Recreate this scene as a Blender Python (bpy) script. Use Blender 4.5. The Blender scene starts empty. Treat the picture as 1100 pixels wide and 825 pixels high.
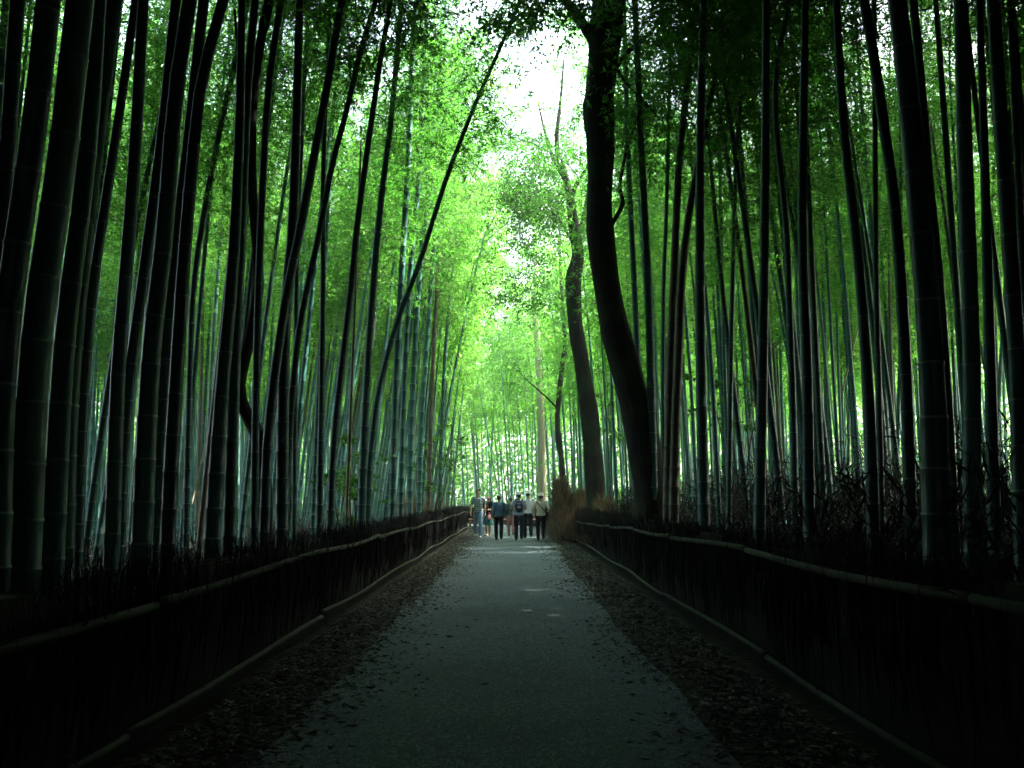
import bpy, math, random
import numpy as np
from mathutils import Vector, Matrix

rng = np.random.default_rng(11)
random.seed(11)
S = bpy.context.scene
C = S.collection
R = math.radians

# ------------------------------------------------------------------ camera
F = 1008.0; CAMZ = 1.45; PITCH = math.atan((536 - 412.5) / F)
cam = bpy.data.objects.new('camera', bpy.data.cameras.new('camera')); C.objects.link(cam)
cam.data.lens = 36 * F / 1100; cam.data.sensor_width = 36
cam.data.clip_start = 0.1; cam.data.clip_end = 2000
cam.location = (0, 0, CAMZ); cam.rotation_euler = (math.pi / 2 + PITCH, 0, 0)
S.camera = cam

def at(px, py, Y):
    """world point seen at photo pixel (px,py) at depth Y"""
    dx = (px - 550) / F; dy = (412.5 - py) / F
    y = math.cos(PITCH) - dy * math.sin(PITCH); z = math.sin(PITCH) + dy * math.cos(PITCH)
    s = Y / y
    return Vector((dx * s, Y, CAMZ + z * s))

# ------------------------------------------------------------------ terrain
def cx(y):                       # centre line of the path
    y = np.asarray(y, float)
    return np.where(y > 46, -0.03 * (y - 46) ** 2, 0.0)
def sstep(a, b, x):
    t = np.clip((x - a) / (b - a), 0, 1); return t * t * (3 - 2 * t)
def gz(x, y):
    x = np.asarray(x, float); y = np.asarray(y, float)
    d = x - cx(y)
    n = 0.05 * np.sin(x * 1.3 + 0.7 * y) + 0.04 * np.sin(2.1 * y - x * .6) + 0.03 * np.sin(3.7 * x + 1.1 * y)
    z = 1.1 * sstep(2.6, 6.5, d) * (0.35 + 0.65 * (1 - sstep(18, 45, y))) + 0.10 * sstep(2.4, 5, -d) + n * sstep(2.3, 3.5, abs(d))
    return z - 0.02

# ------------------------------------------------------------------ mesh helpers
class MB:
    """collects quads/tris in numpy, with per-vertex float attribute 'tint' and face material index"""
    def __init__(s): s.v = []; s.q = []; s.t = []; s.n = 0; s.qm = []; s.tm = []; s.a = []
    def add(s, v, q=None, t=None, mat=0, a=None):
        v = np.asarray(v, float).reshape(-1, 3)
        if q is not None and len(q):
            q = np.asarray(q, int); s.q.append(q + s.n); s.qm.append(np.full(len(q), mat))
        if t is not None and len(t):
            t = np.asarray(t, int); s.t.append(t + s.n); s.tm.append(np.full(len(t), mat))
        s.v.append(v); s.n += len(v)
        s.a.append(np.zeros(len(v)) if a is None else np.broadcast_to(np.asarray(a, float), (len(v),)))
    def arrays(s):
        v = np.concatenate(s.v); a = np.concatenate(s.a)
        q = np.concatenate(s.q) if s.q else np.zeros((0, 4), int); t = np.concatenate(s.t) if s.t else np.zeros((0, 3), int)
        qm = np.concatenate(s.qm) if s.q else np.zeros(0, int); tm = np.concatenate(s.tm) if s.t else np.zeros(0, int)
        return v, q, t, qm, tm, a
    def merge(s, arr, M=None):
        v, q, t, qm, tm, a = arr
        if M is not None: v = v @ M[:3, :3].T + M[:3, 3]
        s.v.append(v); s.a.append(a)
        if len(q): s.q.append(q + s.n); s.qm.append(qm)
        if len(t): s.t.append(t + s.n); s.tm.append(tm)
        s.n += len(v)
    def mesh(s, name, mats, smooth=True):
        v, q, t, qm, tm, a = s.arrays()
        me = bpy.data.meshes.new(name)
        me.vertices.add(len(v)); me.vertices.foreach_set('co', v.astype(np.float32).ravel())
        nl = len(q) * 4 + len(t) * 3
        me.loops.add(nl); me.polygons.add(len(q) + len(t))
        me.loops.foreach_set('vertex_index', np.concatenate([q.ravel(), t.ravel()]).astype(np.int32))
        st = np.concatenate([np.arange(len(q)) * 4, len(q) * 4 + np.arange(len(t)) * 3]).astype(np.int32)
        me.polygons.foreach_set('loop_start', st)
        for m in mats: me.materials.append(m)
        me.polygons.foreach_set('material_index', np.concatenate([qm, tm]).astype(np.int32))
        me.polygons.foreach_set('use_smooth', np.full(len(q) + len(t), smooth))
        at_ = me.attributes.new('tint', 'FLOAT', 'POINT'); at_.data.foreach_set('value', a.astype(np.float32))
        me.update(calc_edges=True); me.validate()
        return me

def ortho(d):
    d = np.asarray(d, float); d = d / np.linalg.norm(d)
    u = np.cross(d, [0, 0, 1] if abs(d[2]) < .9 else [0, 1, 0]); u /= np.linalg.norm(u)
    return d, u, np.cross(d, u)

def tube(mb, pts, rad, n=8, mat=0, a=None, cap=True, flat=1.0):
    pts = np.asarray(pts, float); m = len(pts); rad = np.broadcast_to(rad, (m,))
    tg = np.gradient(pts, axis=0)
    tg /= np.linalg.norm(tg, axis=1)[:, None] + 1e-9
    _, u, _ = ortho(tg[0])
    ang = np.arange(n) / n * 2 * math.pi
    vs = []
    for i in range(m):
        d = tg[i]; u = u - d * np.dot(u, d); u /= np.linalg.norm(u); w = np.cross(d, u)
        vs.append(pts[i] + rad[i] * (np.cos(ang)[:, None] * u * flat + np.sin(ang)[:, None] * w))
    v = np.concatenate(vs)
    i = np.arange(m - 1)[:, None] * n; j = np.arange(n)[None, :]; j2 = (j + 1) % n
    q = np.stack([i + j, i + j2, i + n + j2, i + n + j], -1).reshape(-1, 4)
    tr = []
    if cap:
        v = np.concatenate([v, pts[:1], pts[-1:]])
        b = m * n
        for k in range(n):
            tr.append((b, (k + 1) % n, k)); tr.append((b + 1, (m - 1) * n + k, (m - 1) * n + (k + 1) % n))
    if a is None: av = 0
    else:
        av = np.repeat(np.broadcast_to(a, (m,)), n)
        if cap: av = np.concatenate([av, [0, 0]])
    mb.add(v, q, tr, mat, av)

def leaves(mb, c, d, L, W, mat=0, tint=None, droop=None):
    """diamond leaves: base points c, unit directions d, lengths L, widths W"""
    N = len(c); d = d / (np.linalg.norm(d, axis=1)[:, None] + 1e-9)
    r = rng.normal(size=(N, 3)); w = np.cross(d, r); w /= np.linalg.norm(w, axis=1)[:, None] + 1e-9
    L = np.broadcast_to(L, (N,))[:, None]; W = np.broadcast_to(W, (N,))[:, None]
    nrm = np.cross(d, w)
    mid = c + d * L * .45 + nrm * L * 0.06
    v = np.stack([c, mid + w * W / 2, c + d * L, mid - w * W / 2], 1).reshape(-1, 3)
    q = np.arange(N * 4).reshape(-1, 4)
    if tint is None: tint = rng.random(N)
    mb.add(v, q, None, mat, np.repeat(tint, 4))

def smooth_path(P, n):
    """Catmull-Rom resample of control points"""
    P = np.asarray(P, float)
    d = np.concatenate([[0], np.cumsum(np.linalg.norm(np.diff(P, axis=0), axis=1))])
    Q = np.vstack([2 * P[0] - P[1], P, 2 * P[-1] - P[-2]])
    out = []
    for t in np.linspace(0, d[-1], n):
        i = min(np.searchsorted(d, t, side='right') - 1, len(P) - 2); i = max(i, 0)
        u = (t - d[i]) / (d[i + 1] - d[i] + 1e-9)
        p0, p1, p2, p3 = Q[i], Q[i + 1], Q[i + 2], Q[i + 3]
        out.append(.5 * (2 * p1 + (p2 - p0) * u + (2 * p0 - 5 * p1 + 4 * p2 - p3) * u * u + (3 * p1 - p0 - 3 * p2 + p3) * u ** 3))
    return np.array(out)

# ------------------------------------------------------------------ object helpers
def link(name, me, parent=None, loc=None):
    o = bpy.data.objects.new(name, me); C.objects.link(o)
    if parent is not None: o.parent = parent
    if loc is not None: o.location = loc
    return o
def tag(o, label=None, cat=None, group=None, kind=None):
    if label: o['label'] = label
    if cat: o['category'] = cat
    if group: o['group'] = group
    if kind: o['kind'] = kind
    return o
def empty(name, loc, label, cat, group=None):
    o = bpy.data.objects.new(name, None); C.objects.link(o); o.location = loc; o.empty_display_size = .2
    return tag(o, label, cat, group)

# ------------------------------------------------------------------ materials
def newmat(name):
    m = bpy.data.materials.new(name); m.use_nodes = True
    nt = m.node_tree; nt.nodes.clear()
    out = nt.nodes.new('ShaderNodeOutputMaterial')
    return m, nt, out
def N(nt, t, **kw):
    n = nt.nodes.new(t)
    for k, v in kw.items():
        if k in n.inputs: n.inputs[k].default_value = v
        else: setattr(n, k, v)
    return n
def ramp(nt, fac, stops):
    r = nt.nodes.new('ShaderNodeValToRGB'); e = r.color_ramp.elements
    while len(e) < len(stops): e.new(0.5)
    for k, (p, c) in enumerate(stops): e[k].position = p; e[k].color = (*c, 1)
    nt.links.new(fac, r.inputs['Fac']); return r.outputs['Color']
def leafmat(name, c1, c2, c3, trans, rough=.5, tf=.5):
    m, nt, out = newmat(name); L = nt.links.new
    at_ = N(nt, 'ShaderNodeAttribute', attribute_name='tint')
    oi = N(nt, 'ShaderNodeObjectInfo')
    ad = N(nt, 'ShaderNodeMath', operation='MULTIPLY_ADD'); L(oi.outputs['Random'], ad.inputs[0]); ad.inputs[1].default_value = .35
    m2 = N(nt, 'ShaderNodeMath', operation='MULTIPLY'); L(at_.outputs['Fac'], m2.inputs[0]); m2.inputs[1].default_value = .65
    L(m2.outputs[0], ad.inputs[2])
    col = ramp(nt, ad.outputs[0], [(0, c1), (.5, c2), (1, c3)])
    df = N(nt, 'ShaderNodeBsdfPrincipled'); L(col, df.inputs['Base Color']); df.inputs['Roughness'].default_value = rough
    df.inputs['Specular IOR Level'].default_value = .35
    tr = N(nt, 'ShaderNodeBsdfTranslucent')
    mx = N(nt, 'ShaderNodeMix', data_type='RGBA', blend_type='MULTIPLY'); mx.inputs['Factor'].default_value = 1
    L(col, mx.inputs[6]); mx.inputs[7].default_value = (*trans, 1)
    L(mx.outputs[2], tr.inputs['Color'])
    ms = N(nt, 'ShaderNodeMixShader'); ms.inputs[0].default_value = tf
    L(df.outputs[0], ms.inputs[1]); L(tr.outputs[0], ms.inputs[2]); L(ms.outputs[0], out.inputs[0])
    return m
def barkmat(name, c1, c2, scale=6, zs=.15, bump=.6, rough=.9, spec=.2, moss=None):
    m, nt, out = newmat(name); L = nt.links.new
    tc = N(nt, 'ShaderNodeTexCoord'); mp = N(nt, 'ShaderNodeMapping'); mp.inputs['Scale'].default_value = (1, 1, zs)
    L(tc.outputs['Object'], mp.inputs[0])
    no = N(nt, 'ShaderNodeTexNoise', Scale=scale, Detail=6.0, Roughness=.65); L(mp.outputs[0], no.inputs['Vector'])
    col = ramp(nt, no.outputs['Fac'], [(.3, c1), (.7, c2)])
    if moss:
        n2 = N(nt, 'ShaderNodeTexNoise', Scale=1.5, Detail=3.0); L(tc.outputs['Object'], n2.inputs['Vector'])
        f = ramp(nt, n2.outputs['Fac'], [(.5, (0, 0, 0)), (.62, (1, 1, 1))])
        mx = N(nt, 'ShaderNodeMix', data_type='RGBA'); L(f, mx.inputs[0]); L(col, mx.inputs[6]); mx.inputs[7].default_value = (*moss, 1); col = mx.outputs[2]
    b = N(nt, 'ShaderNodeBsdfPrincipled'); L(col, b.inputs['Base Color']); b.inputs['Roughness'].default_value = rough
    b.inputs['Specular IOR Level'].default_value = spec
    bp = N(nt, 'ShaderNodeBump', Strength=bump, Distance=.03); L(no.outputs['Fac'], bp.inputs['Height']); L(bp.outputs[0], b.inputs['Normal'])
    L(b.outputs[0], out.inputs[0]); return m
def culmmat(name, cols, node, spec=.3, rough=.42):
    m, nt, out = newmat(name); L = nt.links.new
    at_ = N(nt, 'ShaderNodeAttribute', attribute_name='tint'); oi = N(nt, 'ShaderNodeObjectInfo')
    tc = N(nt, 'ShaderNodeTexCoord'); mp = N(nt, 'ShaderNodeMapping'); mp.inputs['Scale'].default_value = (3, 3, .5)
    L(tc.outputs['Object'], mp.inputs[0])
    no = N(nt, 'ShaderNodeTexNoise', Scale=3.0, Detail=5.0, Roughness=.6); L(mp.outputs[0], no.inputs['Vector'])
    ad = N(nt, 'ShaderNodeMath', operation='MULTIPLY_ADD'); L(oi.outputs['Random'], ad.inputs[0]); ad.inputs[1].default_value = .6
    m2 = N(nt, 'ShaderNodeMath', operation='MULTIPLY'); L(no.outputs['Fac'], m2.inputs[0]); m2.inputs[1].default_value = .4
    L(m2.outputs[0], ad.inputs[2])
    col = ramp(nt, ad.outputs[0], cols)
    nf = N(nt, 'ShaderNodeMath', operation='POWER'); L(at_.outputs['Fac'], nf.inputs[0]); nf.inputs[1].default_value = 1.5
    nf2 = N(nt, 'ShaderNodeMath', operation='MULTIPLY'); L(nf.outputs[0], nf2.inputs[0]); nf2.inputs[1].default_value = .8
    mx = N(nt, 'ShaderNodeMix', data_type='RGBA'); L(nf2.outputs[0], mx.inputs[0]); L(col, mx.inputs[6]); mx.inputs[7].default_value = (*node, 1)
    b = N(nt, 'ShaderNodeBsdfPrincipled'); L(mx.outputs[2], b.inputs['Base Color']); b.inputs['Roughness'].default_value = rough
    b.inputs['Specular IOR Level'].default_value = spec
    L(b.outputs[0], out.inputs[0]); return m
def plain(name, c, rough=.85, spec=.3, var=.25, scale=25):
    m, nt, out = newmat(name); L = nt.links.new
    tc = N(nt, 'ShaderNodeTexCoord'); no = N(nt, 'ShaderNodeTexNoise', Scale=float(scale), Detail=4.0); L(tc.outputs['Object'], no.inputs['Vector'])
    col = ramp(nt, no.outputs['Fac'], [(.3, tuple(x * (1 - var) for x in c)), (.7, tuple(min(1, x * (1 + var)) for x in c))])
    b = N(nt, 'ShaderNodeBsdfPrincipled'); L(col, b.inputs['Base Color']); b.inputs['Roughness'].default_value = rough
    b.inputs['Specular IOR Level'].default_value = spec
    L(b.outputs[0], out.inputs[0]); return m

M_CULM = culmmat('bamboo_skin', [(.1, (.014, .065, .054)), (.4, (.030, .120, .098)), (.7, (.058, .175, .148)), (.95, (.115, .175, .10))], (.26, .38, .34))
M_BROWN = culmmat('old_bamboo_skin', [(.1, (.075, .075, .045)), (.5, (.11, .10, .06)), (.9, (.075, .095, .055))], (.2, .2, .15))
M_DEAD = culmmat('dry_bamboo_skin', [(.1, (.30, .26, .15)), (.5, (.36, .32, .2)), (.9, (.25, .23, .14))], (.12, .11, .07))
M_LEAF = leafmat('bamboo_leaf', (.018, .082, .010), (.058, .190, .020), (.20, .33, .072), (2.1, 2.35, 1.85), tf=.52)
M_TWIG = plain('bamboo_twig', (.06, .09, .03))
M_BROAD = leafmat('broad_leaf', (.018, .065, .012), (.035, .11, .016), (.06, .16, .02), (2.0, 2.3, 1.4), rough=.35, tf=.42)
M_DARKLEAF = leafmat('shade_canopy_leaf', (.012, .035, .010), (.022, .06, .014), (.035, .08, .02), (1.5, 1.8, 1.0), rough=.5, tf=.15)  # leaf of the added shade canopy, lets little light through
M_BARK = barkmat('dark_bark', (.010, .010, .008), (.034, .032, .025), scale=7, moss=(.03, .045, .02))
M_BARK2 = barkmat('mossy_bark', (.03, .026, .018), (.10, .085, .06), scale=9, moss=(.035, .055, .025))
M_CEDAR = barkmat('cedar_bark', (.20, .17, .12), (.40, .34, .25), scale=10, zs=.08)
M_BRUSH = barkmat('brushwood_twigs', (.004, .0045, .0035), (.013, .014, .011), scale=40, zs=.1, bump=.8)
M_DRY = leafmat('dry_brush', (.07, .058, .035), (.14, .115, .07), (.24, .19, .12), (1.2, 1.0, .7), tf=.25, rough=.8)
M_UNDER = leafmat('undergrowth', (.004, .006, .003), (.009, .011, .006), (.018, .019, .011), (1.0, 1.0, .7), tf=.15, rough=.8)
M_RAIL = culmmat('weathered_bamboo_rail', [(.1, (.022, .028, .019)), (.5, (.065, .072, .050)), (.9, (.034, .046, .032))], (.02, .02, .014), spec=.06, rough=.8)
M_WIRE = plain('dark_binding', (.015, .013, .01))

# ground materials
def ground_mat():
    m, nt, out = newmat('forest_floor'); L = nt.links.new
    tc = N(nt, 'ShaderNodeTexCoord')
    v = N(nt, 'ShaderNodeTexVoronoi', Scale=14.0); L(tc.outputs['Object'], v.inputs['Vector'])
    n = N(nt, 'ShaderNodeTexNoise', Scale=1.2, Detail=8.0, Roughness=.7); L(tc.outputs['Object'], n.inputs['Vector'])
    c1 = ramp(nt, v.outputs['Color'], [(0, (.014, .013, .009)), (.5, (.028, .025, .016)), (1, (.07, .062, .04))])
    c2 = ramp(nt, n.outputs['Fac'], [(.35, (.35, .35, .3)), (.65, (1, 1, 1))])
    mx = N(nt, 'ShaderNodeMix', data_type='RGBA', blend_type='MULTIPLY'); mx.inputs[0].default_value = 1; L(c1, mx.inputs[6]); L(c2, mx.inputs[7])
    b = N(nt, 'ShaderNodeBsdfPrincipled'); L(mx.outputs[2], b.inputs['Base Color']); b.inputs['Roughness'].default_value = .95; b.inputs['Specular IOR Level'].default_value = .15
    bp = N(nt, 'ShaderNodeBump', Strength=.8, Distance=.03); L(v.outputs['Distance'], bp.inputs['Height']); L(bp.outputs[0], b.inputs['Normal'])
    L(b.outputs[0], out.inputs[0]); return m
def asphalt_mat():
    m, nt, out = newmat('asphalt'); L = nt.links.new
    tc = N(nt, 'ShaderNodeTexCoord')
    f = N(nt, 'ShaderNodeTexNoise', Scale=140.0, Detail=3.0, Roughness=.7); L(tc.outputs['Object'], f.inputs['Vector'])
    v = N(nt, 'ShaderNodeTexVoronoi', Scale=65.0); L(tc.outputs['Object'], v.inputs['Vector'])
    big = N(nt, 'ShaderNodeTexNoise', Scale=.7, Detail=5.0, Roughness=.6); L(tc.outputs['Object'], big.inputs['Vector'])
    c1 = ramp(nt, v.outputs['Color'], [(0, (.020, .032, .038)), (.6, (.076, .104, .120)), (1, (.24, .29, .31))])
    c2 = ramp(nt, big.outputs['Fac'], [(.3, (.7, .72, .7)), (.7, (1.1, 1.1, 1.12))])
    mx = N(nt, 'ShaderNodeMix', data_type='RGBA', blend_type='MULTIPLY'); mx.inputs[0].default_value = 1; L(c1, mx.inputs[6]); L(c2, mx.inputs[7])
    b = N(nt, 'ShaderNodeBsdfPrincipled'); L(mx.outputs[2], b.inputs['Base Color']); b.inputs['Roughness'].default_value = .85; b.inputs['Specular IOR Level'].default_value = .3
    bp = N(nt, 'ShaderNodeBump', Strength=.7, Distance=.01); L(f.outputs['Fac'], bp.inputs['Height']); L(bp.outputs[0], b.inputs['Normal'])
    L(b.outputs[0], out.inputs[0]); return m
M_GROUND = ground_mat(); M_ASPH = asphalt_mat()

# ------------------------------------------------------------------ ground, path
xs = np.unique(np.concatenate([np.linspace(-400, -40, 19), np.linspace(-40, -8, 33), np.linspace(-8, 8, 81), np.linspace(8, 40, 33), np.linspace(40, 400, 19)]))
ys = np.unique(np.concatenate([np.linspace(-300, -12, 13), np.linspace(-12, 80, 231), np.linspace(80, 500, 22)]))
X, Y = np.meshgrid(xs, ys)
Z = gz(X, Y)
mb = MB(); nx = len(xs)
i = (np.arange(len(ys) - 1)[:, None] * nx + np.arange(nx - 1)[None, :]).ravel()
mb.add(np.stack([X, Y, Z], -1), np.stack([i, i + 1, i + nx + 1, i + nx], -1))
tag(link('ground', mb.mesh('ground', [M_GROUND])), kind='structure')
mb = MB(); yy = np.arange(-12, 66, .25)
for k, y in enumerate(yy):
    c = float(cx(y)); wob = .03 * math.sin(y * .9) + .02 * math.sin(y * 2.3); wob2 = .03 * math.sin(y * .8 + 2) + .02 * math.sin(y * 2.7)
    far = .3 * float(sstep(20, 36, y))
    l = c - 1.42 - far + wob; r = c + 1.24 + far + wob2
    mb.add([(l, y, -.004), (c - .6, y, .008), (c + .5, y, .008), (r, y, -.004)])
i = np.arange(len(yy) - 1) * 4
q = np.concatenate([np.stack([i + a, i + a + 1, i + a + 5, i + a + 4], -1) for a in range(3)])
mb.q.append(q); mb.qm.append(np.zeros(len(q), int))
tag(link('path', mb.mesh('path', [M_ASPH])), kind='structure')

# fallen leaves on the verges
mb = MB(); n = 70000
y = 2.5 + rng.random(n) ** 1.5 * 48; side = rng.choice([-1, 1], n)
u = np.abs(rng.normal(0, np.where(side < 0, .33, .35), n))
patch = .5 + .5 * np.sin(y * 1.7 + side * 2) * np.sin(y * .63)
d = np.where(side < 0, 2.02, 1.98) - u * (1 + .5 * patch)
d = np.where(rng.random(n) < .003, rng.random(n) * 1.6, d)
ok = (d > .05)
y, side, d = y[ok], side[ok], d[ok]; n = len(y)
x = cx(y) + side * d
c = np.stack([x, y, .012 + rng.random(n) * .025 * np.clip((d - .9), .1, 1)], -1)
az = rng.random(n) * 6.283
dirs = np.stack([np.cos(az), np.sin(az), rng.normal(0, .12, n)], -1)
leaves(mb, c, dirs, .025 + rng.random(n) ** 2 * .075, .008 + rng.random(n) * .016)
M_LITTER = leafmat('fallen_leaf', (.012, .014, .009), (.045, .048, .032), (.30, .33, .25), (1, .9, .7), tf=.12, rough=.6)
tag(link('fallen_leaves', mb.mesh('fallen_leaves', [M_LITTER], False)), 'dry bamboo leaves drifted along both edges of the grey path', 'leaf litter', kind='stuff')
# litter on the grove floor
mb = MB(); n = 30000
y = 6 + rng.random(n) * 50; side = rng.choice([-1, 1], n); d = 2.7 + rng.random(n) ** 1.3 * 18; x = cx(y) + side * d
az = rng.random(n) * 6.283
leaves(mb, np.stack([x, y, gz(x, y) + .01], -1), np.stack([np.cos(az), np.sin(az), rng.normal(0.25, .25, n)], -1), .08 + rng.random(n) * .14, .02 + rng.random(n) * .04)
tag(link('grove_floor_litter', mb.mesh('grove_floor_litter', [M_LITTER], False)), 'brown leaf litter under the bamboo behind the fences', 'leaf litter', kind='stuff')

# ------------------------------------------------------------------ bamboo
def culm_rings(mb, curve, r0, rtip, mat=0, sides=10, gap=.30, taper=None):
    """curve: function s in [0,1] -> point (dense array). nodes along"""
    P = np.asarray(curve); seg = np.linalg.norm(np.diff(P, axis=0), axis=1); D = np.concatenate([[0], np.cumsum(seg)]); Ltot = D[-1]
    s = [0.0]; a = [0]; bump = [1.0]; pos = .12; k = 0
    while pos < Ltot - .1:
        s += [pos - .014, pos, pos + .012, ]; a += [.0, 1, .0]; bump += [1.0, 1.07, .985]
        g = gap * (.55 + .9 * min(1, pos / 3)) * (1 if pos < Ltot * .8 else .8); pos += g * random.uniform(.92, 1.08)
    s.append(Ltot); a.append(0); bump.append(1)
    s = np.array(s)
    pts = np.stack([np.interp(s, D, P[:, j]) for j in range(3)], -1)
    t = s / Ltot
    rad = (r0(s) if callable(r0) else r0 + (rtip - r0) * t ** 1.25) * np.array(bump)
    tube(mb, pts, rad, sides, mat, np.array(a, float))

def plume(mb, P, dens=1.0, leafL=.13, leafW=.022, blen=1.5, fan=5, twigs=True, mat=0, tmat=1, start=0.0):
    """foliage along the stem points P: side branches and leaf sprays"""
    P = np.asarray(P); seg = np.linalg.norm(np.diff(P, axis=0), axis=1); D = np.concatenate([[0], np.cumsum(seg)]); Lt = D[-1]
    pos = 0.0; base = []; dr = []; tn = []
    while pos < Lt:
        t = pos / Lt
        p = np.array([np.interp(pos, D, P[:, j]) for j in range(3)])
        for b in range(rng.integers(2, 4)):
            az = rng.random() * 6.283; bl = blen * (1 - .62 * t) * rng.uniform(.55, 1.15) * min(1, .45 + t * 3)
            el = R(rng.uniform(15, 50)); d0 = np.array([math.cos(az) * math.cos(el), math.sin(az) * math.cos(el), math.sin(el)])
            uu = np.linspace(0, 1, 6)[:, None]
            pts = p + d0 * bl * uu + np.array([0, 0, -.55 * bl]) * uu ** 2
            if twigs: tube(mb, pts[[0, 2, 5]], [.008, .006, .003], 3, tmat, cap=False)
            ns = max(2, int(dens * 9.5 * bl * random.choice([.25, .6, 1.0, 1.3, 2.0])))
            btint = rng.random() * .5
            for s_ in range(ns):
                w = rng.uniform(.2, 1.0); q = p + d0 * bl * w + np.array([0, 0, -.55 * bl]) * w * w
                q = q + rng.normal(0, .10 + .12 * w * bl, 3)
                sdv = rng.normal(0, .5, 3)
                for f in range(fan):
                    base.append(q + rng.normal(0, .03, 3)); dd = d0 * .5 + sdv + rng.normal(0, .5, 3); dd[2] -= .5; dr.append(dd); tn.append(btint + rng.random() * .5)
        pos += rng.uniform(.2, .32) / max(dens, .6)
    n = len(base)
    leaves(mb, np.array(base), np.array(dr), leafL * (.7 + .6 * rng.random(n)), leafW * (.7 + .6 * rng.random(n)), mat, np.array(tn))

def stem_curve(H, bend, tipdroop, n=40, wav=.0):
    t = np.linspace(0, 1, n); ph = random.uniform(0, 6)
    x = bend * H * t ** 2.2 + tipdroop * H * np.clip(t - .72, 0, 1) ** 2 * 3
    z = H * (t - .9 * tipdroop * np.clip(t - .75, 0, 1) ** 2 * 2.2)
    yv = wav * np.sin(t * 5 + ph)
    return np.stack([x + wav * np.sin(4 * t + ph * 2), yv, z], -1)

PROTO = []
for k in range(6):
    H = [15.5, 16.5, 14.5, 17, 15, 16][k]; bend = [.02, .05, .09, .035, .07, .0][k]; td = [.5, .7, .6, .8, .9, .4][k]
    cv = stem_curve(H, bend, td, wav=.06)
    m1 = MB(); culm_rings(m1, cv, .062, .008, sides=8, gap=.32)
    m2 = MB(); plume(m2, cv[int(40 * [.42, .46, .38, .48, .42, .36][k]):], dens=1.3)
    PROTO.append((m1.mesh('culm', [M_CULM]), m2.mesh('foliage', [M_LEAF, M_TWIG], False)))
brown_culms = []
for k in range(2):
    me = PROTO[k][0].copy(); me.materials.clear(); me.materials.append(M_BROWN); brown_culms.append(me)
# plumes for individually traced culms (stem along +z)
PLUME = []
for k in range(4):
    t = np.linspace(0, 1, 30); L_ = 9.0
    cv = np.stack([.8 * t ** 2.5, .12 * np.sin(4 * t), L_ * t - .5 * t ** 4], -1)
    m2 = MB(); plume(m2, cv, dens=1.4, blen=1.7)
    PLUME.append(m2.mesh('foliage', [M_LEAF, M_TWIG], False))
# light versions for the far grove
LOD = []
for k in range(3):
    H = [15.5, 16.5, 15][k]; cv = stem_curve(H, [.02, .06, .04][k], [.5, .7, .8][k], n=16, wav=.05)
    m1 = MB(); tube(m1, cv, .062 + (.012 - .062) * np.linspace(0, 1, 16) ** 1.2, 5, 2, cap=False)
    plume(m1, cv[6:], dens=.95, fan=4, leafL=.2, leafW=.042, blen=1.6, twigs=False, mat=0)
    LOD.append(m1.arrays())

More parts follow.
